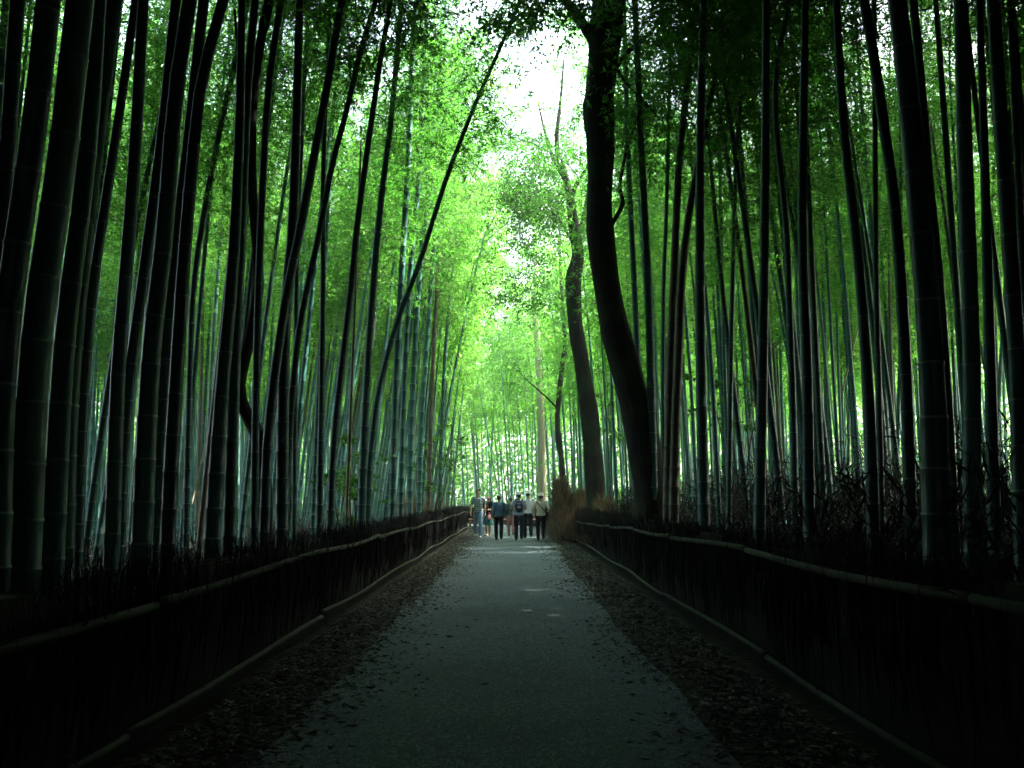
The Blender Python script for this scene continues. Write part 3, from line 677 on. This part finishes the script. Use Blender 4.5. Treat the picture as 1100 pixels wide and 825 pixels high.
# ------------------------------------------------------------------ brushwood fences
def fence(sd, off, label, hr):
    root = empty('brushwood_fence', (sd * off, 3, 0), label, 'fence')
    b = Vector(root.location)
    def fx(y): return float(cx(y)) + sd * off
    # core body with thickness, wavy
    mb = MB(); yy = np.arange(-6, 60, .35)
    rows = [(-.11, 0), (-.13, .35), (-.12, .75), (-.06, hr + .10), (.06, hr + .10), (.13, .7), (.14, 0)]
    vs = []
    for y in yy:
        for (dx, z) in rows:
            zz = z * (1 + .05 * math.sin(y * 1.9) + .04 * math.sin(y * 4.7)) if z > 0 else -.05
            vs.append((fx(y) + sd * dx + random.gauss(0, .012) - b.x, y - b.y, zz))
    nr = len(rows); i = np.arange(len(yy) - 1)[:, None] * nr; j = np.arange(nr - 1)[None, :]
    mb.add(vs, np.stack([i + j, i + j + 1, i + j + nr + 1, i + j + nr], -1).reshape(-1, 4))
    # twigs
    n = 15000; y = -2 + rng.random(n) ** 1.25 * 61
    top = hr + .18 + .10 * np.sin(y * 1.3) * np.sin(y * .37) + rng.normal(0, .09, n)
    xx = np.array(cx(y)) + sd * (off + rng.choice([-1, -1, 1], n) * (.10 + .04 * rng.random(n)))
    z0 = rng.random(n) * .5 * top
    c = np.stack([xx - b.x, y - b.y, z0], -1)
    dd = np.stack([rng.normal(0, .05, n), rng.normal(0, .10, n), np.ones(n)], -1)
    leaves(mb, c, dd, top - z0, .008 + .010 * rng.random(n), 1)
    # fuzzy ends above the rail
    n = 16000; y = -2 + rng.random(n) ** 1.1 * 61
    xx = np.array(cx(y)) + sd * (off + rng.normal(.04, .10, n))
    c = np.stack([xx - b.x, y - b.y, hr * (.8 + .35 * rng.random(n))], -1)
    dd = np.stack([rng.normal(0, .5, n), rng.normal(0, .5, n), np.abs(rng.normal(.6, .4, n))], -1)
    leaves(mb, c, dd, .10 + .22 * rng.random(n), .005 + .006 * rng.random(n), 1)
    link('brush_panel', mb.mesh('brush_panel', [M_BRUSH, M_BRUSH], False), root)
    # rails: separate bamboo poles, butted with small height changes
    for z, r, nm in ((hr, .027, 'top_rail'), (.15, .024, 'bottom_rail')):
        y = -4.0
        while y < 50:
            ln = random.uniform(3.6, 5.4) if y < 20 else 6
            p = []
            dz0 = random.gauss(0, .014); dz1 = random.gauss(0, .014)
            if nm == 'top_rail' and sd > 0 : dz0 += .10 * (1 - float(sstep(6, 20, y))) - .16 * float(sstep(17, 28, y)); dz1 += .10 * (1 - float(sstep(6, 20, y + ln))) - .16 * float(sstep(17, 28, y + ln))
            for u in np.linspace(0, 1, 7):
                q = y + u * ln
                p.append((fx(q) - sd * (.165 + (.0 if nm == 'top_rail' else .02)) - b.x, q - b.y, z + dz0 + (dz1 - dz0) * u + .02 * math.sin(q * .8) - .012 * math.sin(u * 3.14)))
            mb = MB(); culm_rings(mb, smooth_path(p, 20), lambda s, r=r: np.full(np.shape(s), r), r, sides=10, gap=.34)
            link(nm, mb.mesh(nm, [M_RAIL]), root)
            y += ln + .03
    # bindings: one mesh, a part at each tie
    mb = MB(); ang = np.linspace(0, 6.283, 9)
    tube(mb, [(  .030 * math.cos(a), 0, .034 * math.sin(a)) for a in ang], .006, 5, cap=False)
    tie = mb.mesh('binding', [M_WIRE]); y = 1.0
    while y < 46:
        for z in (hr, .15): link('binding', tie, root, (fx(y) - sd * .165 - b.x, y - b.y, z))
        y += 1.9
fence(-1, 2.33, 'dark brushwood fence with pale bamboo rails along the left of the path', .84)
fence(1, 2.30, 'dark brushwood fence with pale bamboo rails along the right of the path', .90)

# undergrowth on the banks behind the fences
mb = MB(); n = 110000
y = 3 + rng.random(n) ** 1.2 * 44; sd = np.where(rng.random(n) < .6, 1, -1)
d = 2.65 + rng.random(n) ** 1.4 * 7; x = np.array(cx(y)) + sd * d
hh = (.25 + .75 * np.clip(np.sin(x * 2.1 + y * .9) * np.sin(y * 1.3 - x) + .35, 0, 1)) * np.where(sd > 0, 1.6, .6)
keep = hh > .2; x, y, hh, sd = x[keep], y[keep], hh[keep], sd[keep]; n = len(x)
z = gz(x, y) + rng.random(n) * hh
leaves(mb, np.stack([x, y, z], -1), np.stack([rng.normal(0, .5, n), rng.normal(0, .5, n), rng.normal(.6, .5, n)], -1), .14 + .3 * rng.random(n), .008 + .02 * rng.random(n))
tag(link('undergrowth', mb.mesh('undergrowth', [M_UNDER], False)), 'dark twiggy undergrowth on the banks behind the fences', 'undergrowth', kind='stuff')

# dry brush heaps
def heap(name, px, Yd, hh, ww, ll, label, n=9000):
    b = at(px, 560, Yd); b.z = float(gz(b.x, b.y))
    mb = MB()
    th = rng.random(n) * 6.283; u = np.abs(rng.normal(0, .6, n)) * (1 + .35 * np.sin(th * 3 + Yd)); zz = rng.random(n) ** 1.3
    c = np.stack([np.cos(th) * u * ww * (1 - .55 * zz), np.sin(th) * u * ll * (1 - .4 * zz), zz * hh * np.clip(1 - .4 * u, .1, 1)], -1)
    c[:, 0] -= .12 * c[:, 2] * (1 if px > 550 else -1)
    dd = np.stack([np.cos(th) * .6 + rng.normal(0, .3, n), np.sin(th) * .4 + rng.normal(0, .3, n), np.ones(n) * .9], -1)
    leaves(mb, c, dd, .25 + .4 * rng.random(n), .008 + .012 * rng.random(n))
    # inner stems give it body
    for k in range(40):
        a = rng.random() * 6.28; r = rng.random() * ww * .6
        tube(mb, [(math.cos(a) * r * .5, math.sin(a) * r * .5, -.1), (math.cos(a) * r, math.sin(a) * r, hh * rng.uniform(.5, .9))], [.012, .005], 4, 0, cap=False)
    o = link(name, mb.mesh(name, [M_DRY], False), None, b); tag(o, label, 'dry brush')
heap('dry_brush_clump', 609, 33, 2.05, .46, 1.6, 'tallest dry brown brush clump leaning over the right fence by the walkers', 12000)
heap('dry_brush_clump', 630, 33, 1.6, .6, 1.6, 'middle dry brush clump sloping down from the tallest one', 8000)
heap('dry_brush_clump', 655, 28, 1.3, .5, 1.6, 'lower dry brush clump nearer along the right fence', 8000)
heap('dry_brush_clump', 463, 36, 1.25, .4, 2.4, 'dry straw-coloured brush behind the left fence near the walkers', 8000)
heap('dry_brush_clump', 434, 28, 1.25, .55, 3.0, 'long low dry brush behind the left rail, midway', 8000)
# leaning dead canes
def cane(p, q, r, label):
    b = Vector(p); mb = MB(); culm_rings(mb, smooth_path([(0, 0, 0), tuple((Vector(q) - b) * .5 + Vector((0, 0, -.05))), tuple(Vector(q) - b)], 16), r, r * .6, sides=8, gap=.3)
    o = link('dead_cane', mb.mesh('dead_cane', [M_DEAD]), None, b); tag(o, label, 'cane', 'dead bamboo canes leaning in the grove')
cane(at(205, 545, 19), at(232, 425, 19.5), .018, 'pale dead cane leaning right in the left grove')
cane(at(1013, 490, 9.5), at(995, 455, 9.6), .02, 'short pale broken cane low in the right grove')
cane(at(372, 560, 17), at(388, 150, 17.2), .035, 'broken brown bamboo stub standing in the left grove')
cane(at(790, 545, 30), at(845, 215, 31), .03, 'thin pale cane slanting right across the right grove')
cane(at(905, 420, 24), at(985, 90, 25), .028, 'pale slanting cane high in the right grove')

# ------------------------------------------------------------------ low barrier at the bend
mb = MB()
M_TERRA = plain('reddish_wood', (.30, .13, .09), var=.2, scale=8)
root = empty('low_barrier', (0, 50, 0), 'low reddish wooden barrier across the bend behind the walkers', 'barrier')
for k, xx in enumerate(np.linspace(-2.2, 1.7, 5)):
    mb = MB(); tube(mb, [(xx, 0, -.1), (xx, 0, .42)], .06, 8); link('post', mb.mesh('post', [M_TERRA]), root)
for z in (.2, .36):
    mb = MB(); tube(mb, [(-2.35, -.0 - .07, z), (-.3, -.07, z + .01), (1.85, -.07, z)], .05, 8); link('rail', mb.mesh('rail', [M_TERRA]), root)

# ------------------------------------------------------------------ people
def remeshed(mb, name, mat, voxel):
    me = mb.mesh(name + '_raw', [mat]); o = bpy.data.objects.new('tmp', me); C.objects.link(o)
    md = o.modifiers.new('r', 'REMESH'); md.mode = 'VOXEL'; md.voxel_size = voxel; md.use_smooth_shade = True
    sm = o.modifiers.new('s', 'SMOOTH'); sm.iterations = 3; sm.factor = .5
    dg = bpy.context.evaluated_depsgraph_get(); out = bpy.data.meshes.new_from_object(o.evaluated_get(dg)); out.name = name
    out.materials.clear(); out.materials.append(mat)
    bpy.data.objects.remove(o); bpy.data.meshes.remove(me)
    return out
SKIN = plain('skin', (.50, .30, .20), .55, .4, .05)
HAIR = plain('black_hair', (.012, .010, .009), .5, .5, .2, 60)
def cloth(name, c, var=.12): return plain(name, c, .9, .15, var, 18)
def stripes(name, c1, c2):
    m, nt, out = newmat(name); L = nt.links.new
    tc = N(nt, 'ShaderNodeTexCoord'); w = N(nt, 'ShaderNodeTexWave', Scale=4.0, Distortion=.3); w.bands_direction = 'Z'; L(tc.outputs['Object'], w.inputs['Vector'])
    col = ramp(nt, w.outputs['Fac'], [(.4, c1), (.6, c2)]); b = N(nt, 'ShaderNodeBsdfPrincipled'); L(col, b.inputs['Base Color']); b.inputs['Roughness'].default_value = .9
    L(b.outputs[0], out.inputs[0]); return m
def ell(mb, c, r, n=14, m=10, R3=None):
    c = np.array(c, float); vs = []
    for i in range(1, m):
        th = math.pi * i / m
        for j in range(n):
            ph = 2 * math.pi * j / n
            vs.append(c + np.array([r[0] * math.sin(th) * math.cos(ph), r[1] * math.sin(th) * math.sin(ph), r[2] * math.cos(th)]))
    vs += [c + np.array([0, 0, r[2]]), c - np.array([0, 0, r[2]])]
    q = [(i * n + j, (i + 1) * n + j, (i + 1) * n + (j + 1) % n, i * n + (j + 1) % n) for i in range(m - 2) for j in range(n)]
    T = (m - 1) * n; t = [(T, j, (j + 1) % n) for j in range(n)] + [(T + 1, (m - 2) * n + (j + 1) % n, (m - 2) * n + j) for j in range(n)]
    mb.add(vs, q, t)

def person(px, pyf, Hp, label, heading, top, bottom, bottom_kind='trousers', step=.16, female=False, arms='walk', hat=None, bag=None, hairstyle='short', sleeves='short', shoe=(.03, .03, .03), headturn=0):
    d = (pyf - 536) ; Yd = CAMZ * F / d
    b = at(px, pyf, Yd); b.z = .006
    root = empty('person', b, label, 'person', 'walkers on the path')
    root.rotation_euler = (0, 0, heading)
    k = Hp / 1.70
    g = lambda *v: np.array(v, float) * k
    sw = .185 if not female else .165
    hipw = .09
    # joints (facing +y)
    J = {}
    for s_, ph in ((-1, 1), (1, -1)):
        fy = step * ph
        J['hip', s_] = g(s_ * hipw, 0, .88); 
        J['ank', s_] = g(s_ * (hipw + .005), fy, .075 + (.05 if ph < 0 else 0))
        J['knee', s_] = g(s_ * (hipw + .01), fy * .5 + .045, .475)
        J['sho', s_] = g(s_ * sw, 0, 1.39)
        if arms == 'walk':
            J['elb', s_] = g(s_ * (sw + .06), -fy * .35 - .02, 1.11); J['wri', s_] = g(s_ * (sw + .07), -fy * .8 + .06, .88)
        elif arms == 'bent':
            J['elb', s_] = g(s_ * (sw + .07), -.03, 1.12); J['wri', s_] = g(s_ * (sw - .04), .19, 1.12)
        elif arms == 'hip':
            J['elb', s_] = g(s_ * (sw + .13), -.08, 1.14); J['wri', s_] = g(s_ * (sw + .06), .10, 1.03) if s_ > 0 else g(s_ * (sw + .07), .04, .9)
    # body (skin) as one continuous mesh
    mb = MB()
    tz = [(.86, .135, .10), (.95, .15, .105), (1.08, .125, .095), (1.22, .155, .11), (1.36, .16, .10), (1.43, .09, .07)]
    def torso(mb, gx=0, zs=None):
        pts = [g(0, 0, z) for z, _, _ in (zs or tz)]
        tmp = []
        n = 16; ang = np.arange(n) / n * 6.283
        for (z, a, c_) in (zs or tz):
            tmp.append(np.stack([(a + gx) * k * np.cos(ang), (c_ + gx) * k * np.sin(ang), np.full(n, z * k)], -1))
        v = np.concatenate(tmp + [[tmp[0].mean(0)], [tmp[-1].mean(0)]]); m = len(tmp)
        q = [(i * n + j, i * n + (j + 1) % n, (i + 1) * n + (j + 1) % n, (i + 1) * n + j) for i in range(m - 1) for j in range(n)]
        t = [(m * n, (j + 1) % n, j) for j in range(n)] + [(m * n + 1, (m - 1) * n + j, (m - 1) * n + (j + 1) % n) for j in range(n)]
        mb.add(v, q, t)
    torso(mb)
    tube(mb, [g(0, -.01, 1.38), g(0, .0, 1.46), g(0, .01, 1.53)], [.06 * k, .052 * k, .05 * k], 12)
    ell(mb, g(0, .015, 1.595), np.array([.072, .092, .112]) * k)
    ell(mb, g(0, .035, 1.535), np.array([.05, .06, .05]) * k)           # jaw
    hd = MB()
    ell(mb, g(0, .112, 1.585), np.array([.013, .018, .026]) * k, 8, 6)  # nose
    for s_ in (-1, 1):
        ell(mb, g(s_ * .074, .01, 1.59), np.array([.012, .02, .032]) * k, 8, 6)  # ears
        tube(mb, [J['sho', s_] * [.5, 1, 1], J['sho', s_], J['sho', s_] * .6 + J['elb', s_] * .4, J['elb', s_], J['elb', s_] * .4 + J['wri', s_] * .6, J['wri', s_]], np.array([.06, .055, .046, .037, .034, .025]) * k, 10)
        tube(mb, [J['hip', s_] + g(0, 0, .04), J['hip', s_] * .6 + J['knee', s_] * .4, J['knee', s_], J['knee', s_] * .6 + J['ank', s_] * .4 + g(0, -.015, 0), J['ank', s_]], np.array([.092, .08, .055, .054, .036]) * k, 12)
        tube(mb, [J['ank', s_] + g(0, -.05, -.045), J['ank', s_] + g(0, .07, -.045), J['ank', s_] + g(0, .16, -.055)], np.array([.033, .036, .022]) * k, 10)
        # hand: palm, four unequal curled fingers, thumb
        fd = (J['wri', s_] - J['elb', s_]); fd /= np.linalg.norm(fd); side = np.array([0, 1, 0]) - fd * fd[1]; side /= np.linalg.norm(side); inn = np.array([-s_, 0, 0]) 
        w = J['wri', s_]; pc = w + fd * .045 * k
        for q in range(4):
            o_ = side * (q - 1.5) * .019 * k; fl = [.062, .074, .070, .055][q] * k
            kn = w + fd * .085 * k + o_
            tube(mb, [w + o_ * .5, kn], [.012 * k, .011 * k], 6)
            tube(mb, [kn, kn + fd * fl * .45 + inn * .008, kn + fd * fl * .78 + inn * .03, kn + fd * fl * .82 + inn * .05], np.array([.0095, .009, .008, .007]) * k, 6)
        ell(mb, pc, np.array([.024, .036, .042]) * k, 8, 6)
        tube(mb, [w + fd * .02 * k + side * .02 * k, w + fd * .05 * k + side * .048 * k + inn * .01, w + fd * .08 * k + side * .052 * k + inn * .03], np.array([.012, .011, .008]) * k, 6)
    link('body', remeshed(mb, 'body', SKIN, .0075), root)
    # eyes + mouth
    for s_ in (-1, 1):
        e = MB(); ell(e, g(s_ * .03, .100, 1.60), np.array([.011, .008, .006]) * k, 8, 6); link('eye', e.mesh('eye', [HAIR]), root)
    e = MB(); ell(e, g(0, .098, 1.54), np.array([.022, .008, .005]) * k, 8, 6); link('mouth', e.mesh('mouth', [plain('lips', (.35, .12, .10))]), root)
    # hair
    mb = MB()
    ell(mb, g(0, -.008, 1.622), np.array([.084, .100, .098]) * k)
    if hairstyle == 'long':
        tube(mb, [g(0, -.05, 1.62), g(0, -.075, 1.5), g(0, -.085, 1.38)], np.array([.075, .07, .045]) * k, 12, flat=1.1)
    elif hairstyle == 'spiky':
        for q in range(26):
            a = rng.random() * 6.28; el = rng.uniform(.5, 1.4)
            dv = np.array([math.cos(a) * math.cos(el), math.sin(a) * math.cos(el), math.sin(el)])
            tube(mb, [g(0, -.008, 1.63) + dv * .07 * k, g(0, -.008, 1.63) + dv * (.12 + .05 * rng.random()) * k], [.022 * k, .008 * k], 6)
    else:
        tube(mb, [g(0, -.04, 1.62), g(0, -.05, 1.54)], np.array([.075, .055]) * k, 12)
    # trim the face side
    me = remeshed(mb, 'hair', HAIR, .009)
    co = np.empty(len(me.vertices) * 3, np.float32); me.vertices.foreach_get('co', co); co = co.reshape(-1, 3)
    fr = (co[:, 1] > .055 * k) & (co[:, 2] < 1.645 * k); co[fr, 1] = .055 * k - (co[fr, 1] - .055 * k) * .2
    me.vertices.foreach_set('co', co.ravel()); me.update()
    link('hair', me, root)
    # top
    mb = MB(); torso(mb, .022, [(.90, .145, .105)] + tz[1:])
    for s_ in (-1, 1):
        e_ = J['sho', s_] * .35 + J['elb', s_] * .65 if sleeves == 'short' else J['wri', s_]
        if sleeves == 'long':
            tube(mb, [J['sho', s_] * [.5, 1, 1], J['sho', s_], J['elb', s_], e_ * .94 + J['elb', s_] * .06], np.array([.08, .076, .056, .042]) * k, 12)
        else:
            tube(mb, [J['sho', s_] * [.5, 1, 1], J['sho', s_], e_], np.array([.08, .077, .068]) * k, 12)
    link('shirt', remeshed(mb, 'shirt', top, .011), root)
    mb = MB()
    if bottom_kind == 'trousers':
        n_ = 12
        torso(mb, .018, [(.87, .125, .09), (.91, .14, .10), (.97, .13, .095)])
        for s_ in (-1, 1):
            tube(mb, [J['hip', s_] + g(0, 0, .03), J['hip', s_] * .6 + J['knee', s_] * .4, J['knee', s_], J['knee', s_] * .5 + J['ank', s_] * .5, J['ank', s_] + g(0, 0, -.02)], np.array([.100, .092, .078, .076, .060]) * k, n_)
        link('trousers', remeshed(mb, 'trousers', bottom, .011), root)
    else:
        torso(mb, .02, [(.50, .23, .19), (.62, .20, .165), (.80, .165, .125), (.97, .12, .09)])
        link('skirt', remeshed(mb, 'skirt', bottom, .011), root)
    for s_ in (-1, 1):
        mb = MB(); a_ = J['ank', s_]
        tube(mb, [a_ + g(0, -.065, -.04), a_ + g(0, -.02, -.03), a_ + g(0, .07, -.042), a_ + g(0, .175, -.058)], np.array([.036, .046, .043, .026]) * k, 10)
        link('shoe', remeshed(mb, 'shoe', plain('shoe_leather', shoe), .01), root)
    if hat is not None:
        h = MB()
        prof = [(.150, 1.628), (.148, 1.640), (.100, 1.655), (.096, 1.70), (.078, 1.735), (.03, 1.748)]
        n = 20; ang = np.arange(n) / n * 6.283
        vs = np.concatenate([np.stack([r * k * np.cos(ang), r * 1.08 * k * np.sin(ang), np.full(n, z * k)], -1) for r, z in prof] + [[g(0, 0, 1.75)], [g(0, 0, 1.63)]])
        m = len(prof); q = [(i * n + j, i * n + (j + 1) % n, (i + 1) * n + (j + 1) % n, (i + 1) * n + j) for i in range(m - 1) for j in range(n)]
        t = [(m * n, (m - 1) * n + j, (m - 1) * n + (j + 1) % n) for j in range(n)] + [(m * n + 1, (j + 1) % n, j) for j in range(n)]
        h.add(vs, q, t); link('hat', h.mesh('hat', [hat]), root)
    if bag:
        kind, mat = bag
        rot = Matrix.Rotation(heading, 4, 'Z')
        if kind == 'backpack':
            bo = empty('backpack', b, 'dark blue and grey backpack worn by the left walker in a white hat', 'backpack'); bo.rotation_euler = (0, 0, heading)
            m_ = MB(); ell(m_, g(0, -.2, 1.2), np.array([.15, .10, .21]) * k, 16, 12); ell(m_, g(0, -.27, 1.12), np.array([.11, .06, .11]) * k, 12, 8)
            link('pack', remeshed(m_, 'pack', mat, .012), bo)
            m_ = MB(); ell(m_, g(0, -.312, 1.19), np.array([.07, .02, .05]) * k, 12, 8); ell(m_, g(0, -.29, 1.31), np.array([.08, .02, .035]) * k, 12, 8); link('pocket', m_.mesh('pocket', [plain('grey_pocket', (.35, .38, .42))]), bo)
            for s_ in (-1, 1):
                m_ = MB(); tube(m_, [g(s_ * .1, -.13, 1.38), g(s_ * .12, -.04, 1.475), g(s_ * .13, .10, 1.40), g(s_ * .13, .14, 1.25), g(s_ * .14, .02, 1.05), g(s_ * .12, -.14, 1.04)], .018 * k, 8); link('strap', m_.mesh('strap', [mat]), bo)
        elif kind == 'sling':
            bo = empty('shoulder_bag', b, 'black bag slung on a diagonal strap over the cream shirt', 'bag'); bo.rotation_euler = (0, 0, heading)
            m_ = MB(); pts = []
            for a in np.linspace(0, 6.283, 25):
                # loop around torso from left shoulder to right hip
                xx = math.cos(a) * .19; yy_ = math.sin(a) * .155; zz = 1.24 - math.cos(a) * .20
                pts.append(g(xx, yy_, zz))
            tube(m_, pts, .017 * k, 6, cap=False); link('strap', m_.mesh('strap', [mat]), bo)
            m_ = MB(); ell(m_, g(.235, .02, .97), np.array([.05, .13, .10]) * k, 12, 8); link('pouch', remeshed(m_, 'pouch', mat, .012), bo)
        elif kind == 'hand':
            bo = empty('handbag', b, 'pinkish handbag carried by the woman in the teal skirt', 'bag'); bo.rotation_euler = (0, 0, heading)
            w = J['wri', -1]
            m_ = MB(); ell(m_, w + g(-.01, 0, -.30), np.array([.055, .15, .12]) * k, 12, 8); link('pouch', remeshed(m_, 'pouch', mat, .012), bo)
            m_ = MB(); tube(m_, [w + g(-.01, -.09, -.23), w + g(-.01, -.04, -.10), w + g(-.01, .04, -.10), w + g(-.01, .09, -.23)], .009 * k, 6); link('handle', m_.mesh('handle', [mat]), bo)

M_JEAN = cloth('blue_denim', (.24, .34, .50)); M_BLACKC = cloth('black_cloth', (.014, .015, .018)); M_NAVY = cloth('navy_cloth', (.022, .028, .045))
person(513.5, 577, 1.78, 'person in striped tee shirt and light blue jeans walking, furthest left', math.pi, stripes('striped_tee', (.10, .15, .20), (.38, .44, .46)), M_JEAN, step=.22, hairstyle='spiky', shoe=(.5, .5, .5))
person(524.5, 576.5, 1.58, 'woman in a black top and teal skirt, second from left', math.pi - .4, M_BLACKC, cloth('teal_skirt', (.05, .16, .15)), bottom_kind='skirt', female=True, arms='bent', hairstyle='long', bag=('hand', cloth('pink_bag', (.55, .25, .24))), shoe=(.5, .38, .34), step=.09)
person(535.8, 580, 1.57, 'person with black hair in a blue shirt and black trousers, third from left', 0, cloth('blue_shirt', (.09, .17, .27)), M_BLACKC, sleeves='long', hairstyle='short', step=.2)
HAT = cloth('pale_hat', (.8, .76, .72), .05)
person(557.5, 580, 1.66, 'person in pale hat with a dark blue backpack and black trousers, walking away', 0, cloth('pale_blue_shirt', (.55, .56, .70)), M_NAVY, hat=cloth('white_cap', (.9, .86, .9), .04), bag=('backpack', cloth('backpack_blue', (.03, .04, .085))), arms='bent', step=.08, hairstyle='short')
person(567.3, 577.5, 1.72, 'person in white shirt and sun hat between the backpack and the cream shirt', .1, cloth('white_shirt', (.88, .86, .92), .05), M_NAVY, hat=HAT, step=.14, hairstyle='short')
person(581, 580, 1.62, 'person in cream shirt and sun hat with diagonal black strap, furthest right', 0, cloth('cream_shirt', (.88, .76, .66), .05), M_BLACKC, hat=cloth('cream_hat', (.8, .72, .62), .05), bag=('sling', M_BLACKC), arms='hip', step=.1, hairstyle='short', sleeves='long')
M_PINK = cloth('pink_trousers', (.50, .24, .22))
person(549, 575, 1.5, 'person in pinkish trousers half hidden ahead of the backpack wearer', 0, cloth('grey_top', (.10, .12, .13)), M_PINK, step=.1, female=True)

# ------------------------------------------------------------------ light
w = bpy.data.worlds.new('World'); S.world = w; w.use_nodes = True; nt = w.node_tree
sky = nt.nodes.new('ShaderNodeTexSky'); sky.sky_type = 'NISHITA'; sky.sun_disc = False
SUN_EL = R(51); SUN_AZ = R(72)      # azimuth measured from +y toward +x
sky.sun_elevation = SUN_EL; sky.sun_rotation = SUN_AZ; sky.dust_density = 6; sky.air_density = 1.2; sky.ozone_density = 1
bg = nt.nodes['Background']; bg.inputs['Strength'].default_value = .15
nt.links.new(sky.outputs[0], bg.inputs['Color'])
sl = bpy.data.lights.new('sun', 'SUN'); sl.energy = 4.5; sl.angle = R(.5); sl.color = (1, .97, .92)
so = bpy.data.objects.new('sun', sl); C.objects.link(so)
dv = Vector((math.sin(SUN_AZ) * math.cos(SUN_EL), math.cos(SUN_AZ) * math.cos(SUN_EL), math.sin(SUN_EL)))
so.rotation_euler = dv.to_track_quat('Z', 'Y').to_euler(); so.location = dv * 50

# the air of the grove: faint sunlit haze that pales the far end
bpy.ops.mesh.primitive_cube_add(size=1, location=(0, 100, 60)); hz = bpy.context.object; hz.name = 'haze'; hz.scale = (900, 840, 124); hz.data.name = 'haze'
tag(hz, 'faint pale haze hanging in the air of the grove', 'haze', kind='stuff')
hm, hnt, hout = newmat('haze_air'); pv = hnt.nodes.new('ShaderNodeVolumePrincipled'); pv.inputs['Color'].default_value = (.85, .95, .88, 1); pv.inputs['Density'].default_value = .0011; pv.inputs['Anisotropy'].default_value = .4
hnt.links.new(pv.outputs[0], hout.inputs['Volume']); hz.data.materials.append(hm)
S.view_settings.view_transform = 'Standard'; S.view_settings.look = 'None'; S.view_settings.gamma = 1
S.view_settings.exposure = 3.4
cy = S.cycles
cy.volume_bounces = 0; cy.max_bounces = 7; cy.diffuse_bounces = 4; cy.glossy_bounces = 2; cy.transmission_bounces = 5; cy.transparent_max_bounces = 4
cy.use_denoising = True
try: cy.denoiser = 'OPENIMAGEDENOISE'; cy.denoising_input_passes = 'RGB_ALBEDO_NORMAL'
except Exception: pass
cy.caustics_reflective = False; cy.caustics_refractive = False
